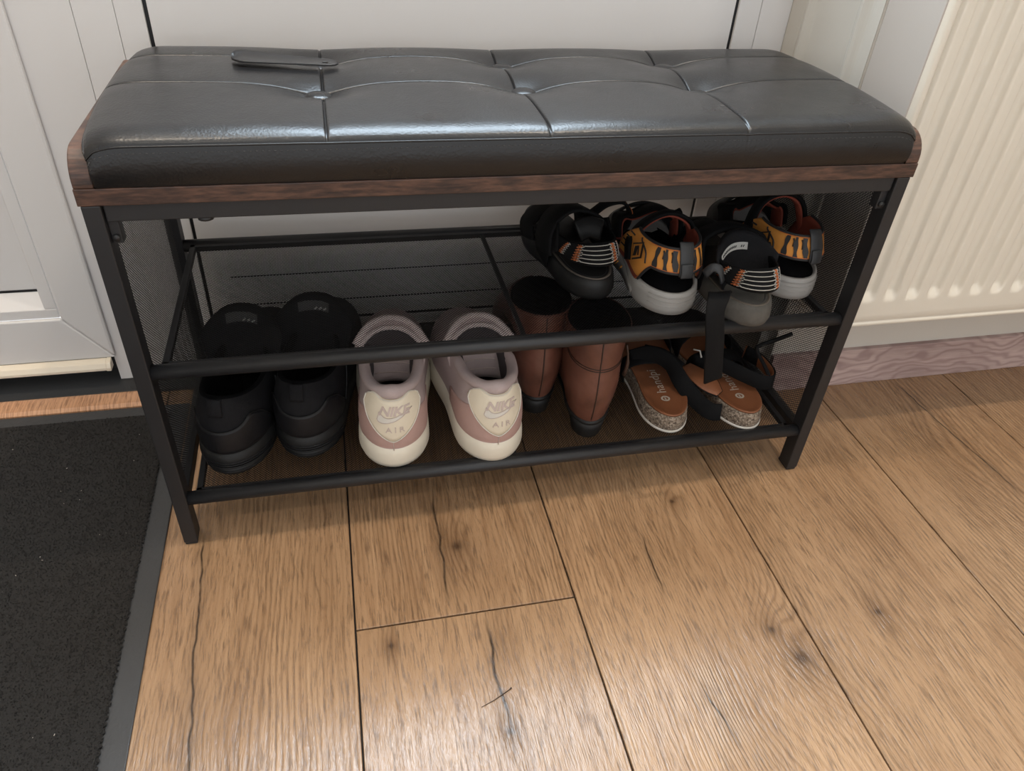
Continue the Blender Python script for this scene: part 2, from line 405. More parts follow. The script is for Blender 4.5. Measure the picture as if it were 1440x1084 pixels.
for i in range(1500):
    y = random.uniform(-.34, .247)
    tuft(.55-.0472+.0012*math.sin(y*900)+random.uniform(-.001, .001), y, random.uniform(-.002, .001), .0016)
pile = pyd('carpet_pile', V, F, M['carpet'], matO, False, False); pile['kind'] = 'stuff'
V = []; F = []
for i in range(26):
    x = .55+random.uniform(-.28, -.06); y = random.uniform(-.30, .22); a = random.random()*6; l = random.uniform(.0006, .0020)
    v, f = tube_vf([(x, y, .0072), (x+l*math.cos(a), y+l*math.sin(a), .0075)], .00035, 4); k = len(V); V += v; F += [tuple(q+k for q in ff) for ff in f]
li = pyd('lint', V, F, M['lint'], matO); li['kind'] = 'stuff'
# ---------------------------------------------------------------- shoe bench
bench = empty('shoe_bench', (0, 0, 0)); tag(bench, 'black metal shoe bench with tufted black cushion and two mesh shelves', 'shoe bench')
DB = .298; LW = .0155; LD = .022; ZB = .4235
for x0 in (0, .8-LW):
    for y0 in (0, DB-LD):
        lg = box('leg', (x0, x0+LW, y0, y0+LD, .004, ZB), M['metal'], bench, .0012)
        box('foot_cap', (x0+.001, x0+LW-.001, y0+.001, y0+LD+.002, 0, .005), M['rubber'], lg, .001)
for y0 in (.003, DB-.019): box('apron_rail', (LW+.001, .8-LW-.001, y0, y0+.016, .4075, ZB), M['metal'], bench, .001)
for x0 in (.0015, .8-LW+.001):
    box('side_rail', (x0, x0+.013, LD, DB-LD, .4075, ZB), M['metal'], bench, .001)
    box('side_rail', (x0, x0+.013, LD, DB-LD, .053, .069), M['metal'], bench, .001)
for sx, x0 in ((1, LW), (-1, .8-LW)):      # brackets with a screw at the top of the front legs
    a, b = sorted((x0, x0+sx*.009))
    br = box('bracket', (a, b, .006, .018, .386, .4075), M['metal'], bench, .001)
    tube('screw', [(x0+sx*.0045, .006, .392), (x0+sx*.0045, .003, .392)], .0032, M['rubber'], br, 10)
tube('screw', [(.095, .010, .4075), (.095, .010, .4045)], .007, M['rubber'], bench, 12)
# shelves
def lattice(name, u0, u1, v0, v1, w, plane, pitch=.0037, wid=.00066, th=.00012):
    """expanded steel mesh: two families of crossing thin strands clipped to a rectangle"""
    V = []; F = []
    for fam in (1, -1):
        # lines: v - v0 = fam*(u - c)
        c = u0-(v1-v0)-pitch
        while c < u1+(v1-v0)+pitch:
            if fam == 1: a = max(u0, c); b = min(u1, c+(v1-v0)); f = lambda u: v0+(u-c)
            else: a = max(u0, c-(v1-v0)); b = min(u1, c); f = lambda u: v0+(c-u)
            if b-a > .0015:
                k = len(V); h = wid/2*.7071
                for zz in (-th/2, th/2):
                    for (u, s) in ((a, 1), (a, -1), (b, -1), (b, 1)):
                        uu = u-fam*h*s*1.0; vv = f(u)+h*s
                        V.append({'z': (uu, vv, w+zz), 'x': (w+zz, uu, vv)}[plane])
                F.extend([tuple(k+i for i in q) for q in ((0, 1, 2, 3), (7, 6, 5, 4), (0, 3, 7, 4), (1, 5, 6, 2))])
            c += pitch
    o = pyd(name, V, F, M['metal_mesh'], bench, False, False); o['kind'] = 'stuff'; return o
X0, X1 = .024, .776
for z, up in ((.2431, 1), (.0662, 0)):
    tube('shelf_front_bar', [(LW, .010, z), (.8-LW, .010, z)], .0080, M['metal'], bench, 20)
    tube('shelf_rear_bar', [(LW, .283, z), (.8-LW, .283, z)], .0080, M['metal'], bench, 16)
    for x in (X0, X1-.007): box('shelf_side_rim', (x, x+.007, .012, .282, z-.003, z+.0045), M['metal'], bench, .001)
    box('shelf_front_rim', (X0, X1, .0165, .0205, z-.002, z+.0045), M['metal'], bench)
    box('shelf_rear_rim', (X0, X1, .270, .276, z-.002, z+.0045), M['metal'], bench)
    box('shelf_cross_wire', (.3955, .4005, .012, .282, z-.001, z+.0032), M['metal'], bench)
    lattice('shelf_mesh', X0+.004, X1-.004, .014, .278, z+.0035, 'z')
for x in (.0075, .7925):
    lattice('side_mesh', LD-.002, DB-LD+.002, .060, .412, x, 'x', wid=.00078, th=.00022)
# seat board and end panels
box('seat_board', (-.0016, .8020, -.001, .300, .4238, .4388), M['rustic'], bench, .0008)
def endpanel(xa, xb):
    R = .026; y0, y1, z0, z1 = -.0005, .298, .4388, .4690
    poly = [(y0, z0)]
    for k in range(9):
        a = PI-PI/2*k/8; poly.append((y0+R+R*math.cos(a), z1-R+R*math.sin(a)))
    for k in range(9):
        a = PI/2-PI/2*k/8; poly.append((y1-R+R*math.cos(a), z1-R+R*math.sin(a)))
    poly.append((y1, z0))
    return prism('end_panel', poly, 'x', xa, xb, M['rustic'], bench, .0012)
endpanel(-.0012, .0150); endpanel(.7850, .8015)
# cushion
CX0, CX1, CY0, CY1 = .0160, .7840, -.0030, .2880
BX = (.2050, .4017, .5970); BY = (.135, .235)
BT = [(.2000, .128), (.4095, .137), (.6070, .135), (.2000, .238), (.4060, .232), (.6050, .232)]
def czt(x, y):
    z = .4835
    u = (x-CX0)/(CX1-CX0); v = (y-CY0)/(CY1-CY0)
    z += .003*math.sin(PI*min(1, max(0, v)))
    for e, R, dr in ((x-CX0, .030, .010), (CX1-x, .030, .010), (y-CY0, .026, .0095), (CY1-y, .026, .006)):
        if e < R: k = 1-max(0, e)/R; z -= dr*(1-math.sqrt(max(0, 1-k*k)))*1.0
    for (bx, by) in BT:
        rx = (x-bx)/1.25; ry = y-by; r = math.sqrt(rx*rx+ry*ry)
        z -= .0155*math.exp(-(r/.029)**1.3)
    def bfade(e): return min(1, max(0, e/.02))
    f = bfade(min(x-CX0, CX1-x))
    for by in BY:
        dy = y-by; z -= (.0034*math.exp(-(dy/.0012)**2)+.0013*math.exp(-abs(dy)/.012))*(.35+.65*f)
    g = bfade(min(y-CY0, CY1-y))
    for bx in BX:
        # seams lean a little towards each tuft
        bb = bx
        dx = x-bb; z -= (.0030*math.exp(-(dx/.0011)**2)+.0010*math.exp(-abs(dx)/.010))*(.3+.7*g)
    return z
def axis_pts(a, b, st, fine):
    P = set()
    k = int((b-a)/st)
    for i in range(k+1): P.add(round(a+(b-a)*i/k, 5))
    for c in fine:
        for d in (-.0045, -.003, -.002, -.0013, -.0007, 0, .0007, .0013, .002, .003, .0045): P.add(round(c+d, 5))
    for d in (.0004, .0015, .0035): P.add(round(a+d, 5)); P.add(round(b-d, 5))
    return sorted(P)
gx = axis_pts(CX0, CX1, .0035, BX); gy = axis_pts(CY0, CY1, .0032, BY)
V = []; F = []; nx = len(gx); ny = len(gy)
for y in gy:
    for x in gx:
        # round the plan corners
        v = (y-CY0)/(CY1-CY0); ov = .0085*max(0, math.sin(PI*min(1, max(0, v))))**.6
        ox = -ov*(1-sstep(0, .05, x-CX0))+ov*(1-sstep(0, .05, CX1-x))
        V.append((x+ox, y, czt(x, y)))
for j in range(ny-1):
    for i in range(nx-1): F.append((j*nx+i, j*nx+i+1, (j+1)*nx+i+1, (j+1)*nx+i))
per = [i for i in range(nx)] + [j*nx+nx-1 for j in range(1, ny)] + [(ny-1)*nx+i for i in range(nx-2, -1, -1)] + [j*nx for j in range(ny-2, 0, -1)]
prev = per
for q in range(1, 7):
    t = q/6; ring = []
    for idx in per:
        x, y, z = V[idx]
        b = .0022*math.sin(PI*t)-.003*t**6+.0006*(q == 1)*0
        nxv = 0; nyv = (-1 if y == gy[0] else (1 if y == gy[-1] else 0))
        ox = x-min(max(x, CX0), CX1)
        zz = z+(.4390-z)*t
        ring.append(len(V)); V.append((x-ox*min(1, t*1.6), y+nyv*b, zz))
    m = len(per)
    for i in range(m): F.append((prev[i], ring[i], ring[(i+1) % m], prev[(i+1) % m]))
    prev = ring
cush = pyd('cushion', V, F, M['leather'], bench, True, False)
# welt along the top edge of the front, right and left faces, stitch line just under it
ed = [(CX0, CY1-.01), (CX0, CY0), (CX1, CY0), (CX1, CY1-.01)]
def edge_line(off, dz, st):
    P = []
    n = int((CX1-CX0)/st)
    for i in range(n+1):
        x = CX0+(CX1-CX0)*i/n; P.append((x, CY0-off, czt(x, CY0)+dz))
    return P
wl = edge_line(.0002, .0000, .006)
ovf = lambda y: .0085*max(0, math.sin(PI*min(1, max(0, (y-CY0)/(CY1-CY0)))))**.6
left = [(CX0-.0002-ovf(y), y, czt(CX0, y)) for y in np.linspace(CY1-.01, CY0+.004, 40)]
right = [(CX1+.0002+ovf(y), y, czt(CX1, y)) for y in np.linspace(CY0+.004, CY1-.01, 40)]
tube('welt', left+wl+right, .0009, M['leather'], cush, 6)
st = edge_line(.0012, -.0052, .0025)
sg = tubes('stitching', [(st[i], st[i+1]) for i in range(0, len(st)-1, 2)], .00028, M['stitch'], cush, 4); sg['kind'] = 'stuff'
for (bx, by) in BT:
    z0 = czt(bx, by)
    rings = []
    for k in range(6):
        a = PI/2*k/5; rr = .0135*math.cos(a)+.0003; rings.append([(bx+rr*math.cos(2*PI*i/20), by+rr*math.sin(2*PI*i/20), z0+.0020+.0055*math.sin(a)) for i in range(20)])
    v, f = loft(rings, True, False, True); pyd('button', v, f, M['leather'], cush, True)
# shoehorn lying on the cushion
M['horn'] = simple('black_plastic', (.013, .013, .014), .33, .1, 30)
hz = .4858
horn = empty('shoehorn', (.1170, .2020, hz), .0); tag(horn, 'black plastic shoehorn lying on the back of the cushion', 'shoehorn')
V = []; F = []; NU, NV = 40, 13
def hornw(u): 
    w = .0215-.0100*sstep(.0, .95, u)
    if u < .12: w *= math.sqrt(max(.02, 1-((.12-u)/.12)**2))
    if u > .88: w *= math.sqrt(max(.02, 1-((u-.88)/.12)**2))
    return w
for side in (0, 1):
    for i in range(NU+1):
        u = i/NU
        for j in range(NV+1):
            v = j/NV*2-1; wv = hornw(u)
            zc = .0040*(v*v)*(1-.85*u)+.001*(1-u)**2
            V.append((u*.106, v*wv - .014*u+.004, zc+(.0017 if side == 0 else 0)))
N1 = (NU+1)*(NV+1)
hole = lambda i, j: 34 <= i <= 35 and 5 <= j <= 7
for i in range(NU):
    for j in range(NV):
        if hole(i, j): continue
        a, b, c, d = i*(NV+1)+j, (i+1)*(NV+1)+j, (i+1)*(NV+1)+j+1, i*(NV+1)+j+1
        F.append((a, b, c, d)); F.append((N1+d, N1+c, N1+b, N1+a))
        for (p, q, di, dj) in ((a, b, 0, -1), (b, c, 1, 0), (c, d, 0, 1), (d, a, -1, 0)):
            ii, jj = i+di, j+dj
            if not (0 <= ii < NU and 0 <= jj < NV) or hole(ii, jj): F.append((q, p, N1+p, N1+q))
pyd('blade', V, F, M['horn'], horn, True, False)
# ---------------------------------------------------------------- shoe kit
class Last:
    """a shoe form: local x to the right, y from heel to toe, z up; t runs round the sole from the heel, s from sole edge to topline"""
    def __init__(s, L, wh, wb, ya, yb, wo, zh, zm, zt, z0, bulge=.004, m=.62, k=.05, bend=0.0, vh=.20, vt=.66, waist=.92, ktoe=.10, mtoe=.80, side=1, pinch=0.0):
        s.__dict__.update(locals())
    def W(s, v):
        if v < s.vh: return s.wh*math.sqrt(max(0, 1-(1-v/s.vh)**2))
        if v > s.vt: return s.wb*max(0, 1-((v-s.vt)/(1-s.vt))**2.3)**.5
        u = (v-s.vh)/(s.vt-s.vh); u2 = u*u*(3-2*u)
        return s.wh+(s.wb-s.wh)*u2-(1-s.waist)*s.wh*math.sin(PI*u)**2
    def outline(s, t, off=0.0):
        th = 2*PI*(t % 1.0)
        def p(th):
            c = math.cos(th); v = (1-c)/2; x = s.W(v)*(1 if math.sin(th) >= 0 else -1)
            return np.array((x+s.bend*math.sin(PI*v)**2, v*s.L))
        q = p(th)
        if off:
            d = p(th+.02)-p(th-.02); d /= np.linalg.norm(d)+1e-12
            q = q+np.array((d[1], -d[0]))*off
        return q
    def top(s, t):
        th = 2*PI*(t % 1.0); c = math.cos(th)
        x = s.wo*math.sin(th); y = (s.ya+s.yb)/2-(s.yb-s.ya)/2*c
        z = s.zm+(s.zh-s.zm)*max(c, 0)**2.2+(s.zt-s.zm)*max(-c, 0)**1.3
        return np.array((x+s.bend*.6*math.sin(PI*y/s.L)**2, y, z))
    def zs(s, t):
        return s.z0(t) if callable(s.z0) else s.z0
    def S(s, t, q):
        o = s.outline(t); e = s.top(t); c = math.cos(2*PI*(t % 1.0)); toe = max(0, -c)
        z0 = s.zs(t); a = np.array((o[0], o[1], z0))
        k = s.k*(1-toe)+s.ktoe*toe; m = s.m*(1-toe)+s.mtoe*toe
        b = np.array((o[0]*(1-k)+e[0]*k, o[1]*(1-k)+e[1]*k, z0+(e[2]-z0)*m))
        b2 = s.outline(t, s.bulge); b[0] += b2[0]-o[0]; b[1] += b2[1]-o[1]
        p = a*(1-q)**2+2*b*q*(1-q)+e*q*q
        if s.pinch:
            f = s.pinch*math.sin(PI*min(1, max(0, (q-.25)/.75)))**2*(1-toe)
            dd = np.array((o[0], o[1]-s.L*.25)); dd /= np.linalg.norm(dd)+1e-9
            p[0] -= dd[0]*f; p[1] -= dd[1]*f
        return p
    def N(s, t, q):
        e = 2e-3
        a = s.S(t+e, q)-s.S(t-e, q); b = s.S(t, min(1, q+e))-s.S(t, max(0, q-e))
        n = np.cross(a, b); n /= np.linalg.norm(n)+1e-12
        return n
    def F(s, t, q, off=0.0): return s.S(t, q)+s.N(t, q)*off
    def upper(s, name, mat, parent, n=72, m=12, s1=1.0, lip=.005, lining=None, floor_z=.02, t0=None, t1=None):
        rings = [[s.S(i/n, k/m*s1) for i in range(n)] for k in range(m+1)]
        o = pyd(name, *loft(rings), mat, parent, True)
        if lining:
            cen = np.array((0, (s.ya+s.yb)/2, 0)); T = [s.top(i/n) for i in range(n)]; R2 = [T]
            def inn(d, dz):
                out = []
                for p in T:
                    v = cen-p; v[2] = 0; l = np.linalg.norm(v); v = v/(l+1e-9)*min(d, l*.8)
                    q = p+v; q[2] += dz; out.append(q)
                return out
            R2 += [inn(lip*.4, lip*.35), inn(lip, lip*.1), inn(lip*1.4, -lip*1.2)]
            lo = []
            for i in range(n):
                a = s.outline(i/n, -.006); p = T[i]; y = min(max(a[1], s.ya+.004), s.yb+.03)
                lo.append(np.array((a[0]*.86, y, floor_z)))
            R2.append(lo)
            pyd('lining', *loft(R2, True, False, True), lining, parent, True)
        return o
    def patch(s, name, t0, t1, lo, hi, off, mat, parent, n=24, m=8):
        V = []; F = []
        for i in range(n+1):
            u = i/n; t = t0+(t1-t0)*u; a = lo(u) if callable(lo) else lo; b = hi(u) if callable(hi) else hi
            for j in range(m+1): V.append(s.F(t, a+(b-a)*j/m, off))
        N = len(V)
        for i in range(n+1):
            u = i/n; t = t0+(t1-t0)*u; a = lo(u) if callable(lo) else lo; b = hi(u) if callable(hi) else hi
            for j in range(m+1): V.append(s.F(t, a+(b-a)*j/m, -.0004))
        g = lambda i, j: i*(m+1)+j
        for i in range(n):
            for j in range(m): F.append((g(i, j), g(i+1, j), g(i+1, j+1), g(i, j+1)))
            F.append((g(i, 0), N+g(i, 0), N+g(i+1, 0), g(i+1, 0))); F.append((g(i, m), g(i+1, m), N+g(i+1, m), N+g(i, m)))
        for j in range(m):
            F.append((g(0, j), g(0, j+1), N+g(0, j+1), N+g(0, j))); F.append((g(n, j), N+g(n, j), N+g(n, j+1), g(n, j+1)))
        return pyd(name, V, F, mat, parent, True)
    def line(s, name, P, off, r, mat, parent, n=None, seg=5):
        if n: P = [(q[0], q[1]) for q in cr([(a, b, 0) for a, b in P], n)]
        return tube(name, [s.F(a, b, off) for a, b in P], r, mat, parent, seg)
    def sole(s, name, layers, mat, parent, n=72, spring=.010, cap=True):
        """layers: list of (offset, z or function of t)"""
        rings = []
        for off, z in layers:
            r = []
            for i in range(n):
                t = i/n; p = s.outline(t, off); v = (1-math.cos(2*PI*t))/2; zz = z(t) if callable(z) else z
                r.append((p[0], p[1], zz+spring*max(0, (v-.68)/.32)**2))
            rings.append(r)
        return pyd(name, *loft(rings, True, True, cap), mat, parent, True)
    def scale(s, t, q):
        e = 1e-3
        return np.linalg.norm(s.S(t+e, q)-s.S(t-e, q))/(2*e), np.linalg.norm(s.S(t, q+e)-s.S(t, q-e))/(2*e)
    def wrap(s, name, me, tc, qc, off, mat, parent):
        """lay flat artwork (x to the right, y up, in metres) on the surface around (tc, qc)"""
        a, b = s.scale(tc, qc)
        for v in me.vertices:
            p = s.F(tc+v.co.x/a, qc+v.co.y/b, off+v.co.z); v.co = Vector(p)
        me.update()
        return obj(name, me, mat, parent)
def text_mesh(body, size, shear=0.0, space=1.0, bold=0.0, extr=.0002, squash=1.0):
    c = bpy.data.curves.new('t', 'FONT'); c.body = body; c.size = size; c.shear = shear; c.space_character = space; c.offset = bold
    c.align_x = 'CENTER'; c.align_y = 'CENTER'; c.extrude = extr; c.resolution_u = 3
    o = bpy.data.objects.new('t', c); COL.objects.link(o)
    dg = bpy.context.evaluated_depsgraph_get(); me = bpy.data.meshes.new_from_object(o.evaluated_get(dg))
    bpy.data.objects.remove(o)
    for v in me.vertices: v.co.x *= squash
    me.materials.clear()
    return me
def flat_mesh(polys, th=.0002):
    bm = bmesh.new()
    for P in polys:
        vs = [bm.verts.new((x, y, th)) for x, y in P]
        bm.faces.new(vs)
    bmesh.ops.triangulate(bm, faces=bm.faces)
    me = bpy.data.meshes.new('art'); bm.to_mesh(me); bm.free(); return me
def swoosh(L):
    up = [(-.42, -.06), (-.40, .10), (-.30, .00), (-.22, -.055), (-.10, -.06), (.1, .0), (.5, .16)]
    dn = [(.5, .16), (.1, -.10), (-.12, -.19), (-.28, -.22), (-.38, -.19), (-.43, -.12), (-.42, -.06)]
    a = [(p[0], p[1]) for p in cr([(x, y, 0) for x, y in up[1:]], 14)]; b = [(p[0], p[1]) for p in cr([(x, y, 0) for x, y in dn], 16)]
    return [(x*L, y*L) for x, y in a+b[1:]]
def S_mat(k, *a, **kw): M[k] = simple(k, *a, **kw)
S_mat('blk_knit', (.006, .006, .0075), .8, .3, 60, .5, 1200, spec=.25)
S_mat('blk_synth', (.008, .008, .0095), .45, .2, 60, .2, 900, spec=.3)
S_mat('blk_inside', (.003, .003, .0035), .9, spec=.1)
S_mat('blk_rub', (.010, .010, .0102), .5, .2, 60, .2, 600, spec=.3)
S_mat('tag_white', (.42, .42, .40), .7)
S_mat('tag_dim', (.06, .06, .06), .7)
S_mat('pk_mesh', (.42, .335, .325), .75, .08, 60, .5, 900)
S_mat('pk_suede', (.46, .30, .265), .7, .10, 50, .3, 900)
S_mat('cream', (.68, .60, .47), .5, .05, 40, .1, 300)
S_mat('cream_mid', (.70, .64, .53), .5, .07, 25, .15, 300)
S_mat('pk_line', (.50, .40, .36), .7)
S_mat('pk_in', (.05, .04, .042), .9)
S_mat('pk_lace', (.60, .51, .49), .8)
def brown():
    t = NT('brown_leather'); p = t.loc(); n = t.noise(p, 22, 5, .6, .4); n2 = t.noise(p, 260, 3, .6)
    t.bump(t.math('ADD', t.math('MULTIPLY', n2, .5), t.noise(p, 70, 3)), .2, .0008)
    return t.set(t.ramp(n, [(.3, (.070, .026, .017)), (.5, (.120, .046, .030)), (.75, (.180, .076, .052))]), t.mapr(n, .3, .7, .34, .48))
M['brown'] = brown()
S_mat('brown_dark', (.03, .014, .009), .6)
def cork():
    t = NT('cork'); p = t.loc(); v = t.node('ShaderNodeTexVoronoi'); v.inputs['Scale'].default_value = 520; t.put(v.inputs['Vector'], p)
    n = t.noise(p, 300, 4, .7)
    c = t.ramp(t.math('ADD', t.math('MULTIPLY', v.outputs['Color'], .45), t.math('MULTIPLY', n, .55)), [(.3, (.06, .042, .03)), (.5, (.20, .15, .11)), (.72, (.40, .33, .26))])
    t.bump(n, .5, .0006); return t.set(c, .8)
M['cork'] = cork()
S_mat('tan', (.235, .085, .036), .5, .16, 30, .2, 500)
S_mat('off_white', (.62, .58, .52), .6)
S_mat('print_pale', (.50, .42, .34), .7)
S_mat('strap_blk', (.006, .006, .0065), .8, .2, 60, .3, 700, spec=.15)
S_mat('orange', (.62, .255, .045), .7, .08, 50, .3, 900)
S_mat('tiger_blk', (.016, .015, .016), .65)
S_mat('grey_rub', (.31, .297, .28), .55, .08, 30, .2, 400)
S_mat('grey_rub2', (.20, .19, .178), .55, .08, 30, .2, 400)
S_mat('red_in', (.26, .052, .030), .8, .1, 50, .3, 900)
S_mat('charcoal', (.020, .0215, .024), .55, .1, 60, .2, 800)
S_mat('footbed', (.085, .070, .058), .75, .25, 40, .3, 500)
S_mat('footbed_worn', (.115, .095, .075), .8, .25, 40, .3, 500)
S_mat('dusty', (.085, .078, .068), .85, .5, 60, .6, 300)
S_mat('chev_white', (.46, .44, .40), .7)
S_mat('chev_orange', (.60, .17, .05), .7)
S_mat('zip', (.06, .035, .025), .45, metal=.4)
ZL = .0705; ZU = .2476
def tongue_mesh(name, y0, z0, y1, z1, hw, mat, parent, th=.007, wrap=.012, n=20, m=10, roundp=2.6):
    V = []; F = []
    for side in (0, 1):
        for i in range(n+1):
            a = i/n*2-1
            for j in range(m+1):
                b = j/m
                hgt = (1-.34*abs(a)**roundp)
                bb = b*hgt
                x = a*hw*(.72+.28*b**.7); y = y0+(y1-y0)*bb-wrap*a*a+(th if side else 0); z = z0+(z1-z0)*bb
                e = min(1, (1-abs(a))/.15+.15)
                if side: y -= th*(1-math.sqrt(e))*.9
                V.append((x, y, z))
    N = (n+1)*(m+1); g = lambda i, j: i*(m+1)+j
    for i in range(n):
        for j in range(m):
            F.append((g(i, j), g(i+1, j), g(i+1, j+1), g(i, j+1))); F.append((N+g(i, j), N+g(i, j+1), N+g(i+1, j+1), N+g(i+1, j)))
        F.append((g(i, m), g(i+1, m), N+g(i+1, m), N+g(i, m))); F.append((g(i, 0), N+g(i, 0), N+g(i+1, 0), g(i+1, 0)))
    for j in range(m):
        F.append((g(0, j), g(0, j+1), N+g(0, j+1), N+g(0, j))); F.append((g(n, j), N+g(n, j), N+g(n, j+1), g(n, j+1)))
    return pyd(name, V, F, mat, parent, True)
def tongue_pt(a, b, y0, z0, y1, z1, hw, off, wrap=.012):
    bb = b*(1-.34*abs(a)**2.6); return (a*hw*(.72+.28*b**.7), y0+(y1-y0)*bb-wrap*a*a-off, z0+(z1-z0)*bb)
# ---------------------------------------------------------------- black running shoes
def black_shoe(loc, rz, label):
    r = empty('running_shoe', loc, rz); tag(r, label, 'shoe', 'pair of black running shoes')
    z0 = .034
    A = Last(.280, .039, .043, .010, .150,   .035, .107, .092, .108, z0, bulge=.006, m=.55)
    A.sole('outsole', [(-.006, 0), (-.001, .002), (.001, .005), (.0005, .012), (-.003, .0135)], M['blk_rub'], r)
    A.sole('midsole', [(-.003, .0125), (.0025, .014), (.0035, .022), (.0025, lambda t: .031+.003*math.cos(2*PI*t)), (-.002, z0+.002)], M['blk_rub'], r)
    for k, z in enumerate((.0075, .016, .0195, .023)):
        P = [(*A.outline(t, (.0012, .0032, .0037, .0037)[k]), z) for t in np.linspace(-.13, .13, 24)]
        tube('sole_rib', P, .0007, M['blk_synth'], r, 5)
    A.upper('upper', M['blk_knit'], r, lining=M['blk_inside'], lip=.006, floor_z=.045)
    def hi(u):
        a = abs(u*2-1); return .50+.10*math.cos(PI*min(1, a*1.25)*1.0)*-1*.55+.10*math.exp(-((a-.62)/.16)**2)-.30*sstep(.80, 1, a)
    A.patch('heel_counter', -.155, .155, -.02, hi, .0016, M['blk_synth'], r, 40, 8)
    A.line('heel_counter_edge', [(-.155+.31*u, hi(u)) for u in np.linspace(0.02, .98, 48)], .0018, .0007, M['blk_rub'], r)
    A.line('side_piping', [(.17, .05), (.19, .3), (.215, .55), (.235, .72)], .0008, .0008, M['charcoal'], r, 12)
    A.line('side_piping', [(-.17, .05), (-.19, .3), (-.215, .55), (-.235, .72)], .0008, .0008, M['charcoal'], r, 12)
    ribbon('pull_tab', [A.F(0, .72, .002), A.F(0, .9, .004), A.F(0, 1, .003)], (1, 0, 0), .015, .002, M['blk_knit'], r, 8)
    tg = (.118, .070, .138, .147, .048)
    tongue_mesh('tongue', *tg, M['blk_knit'], r, .009, .016)
    V = []; F = []
    for i in range(9):
        for b in (.77, .93): V.append(tongue_pt(-.42+.10*i, b, *tg, .0012, .016))
    for i in range(8): F.append((2*i, 2*i+2, 2*i+3, 2*i+1))
    tg2 = pyd('size_tag', V, F, M['tag_dim'], r)
    tubes('size_tag_print', [[tongue_pt(.0+.12*k, .795, *tg, .0018, .016), tongue_pt(.07+.12*k, .83, *tg, .0018, .016)] for k in range(3)], .0011, M['tag_white'], tg2, 5)
    for k in range(4):
        y = .150+.022*k
        zt = .118-.012*k
        tube('lace', [(-.03, y-.004, zt-.010), (-.012, y+.003, zt+.004), (.012, y+.003, zt+.004), (.03, y-.004, zt-.010)], .0026, M['blk_synth'], r, 6, 10)
    return r
black_shoe((.058, .034, ZL), -.22, 'black running shoe at the left end of the lower shelf, next to the leg')
black_shoe((.1445, .049, ZL), -.20, 'black running shoe on the lower shelf next to the pink and cream sneakers')
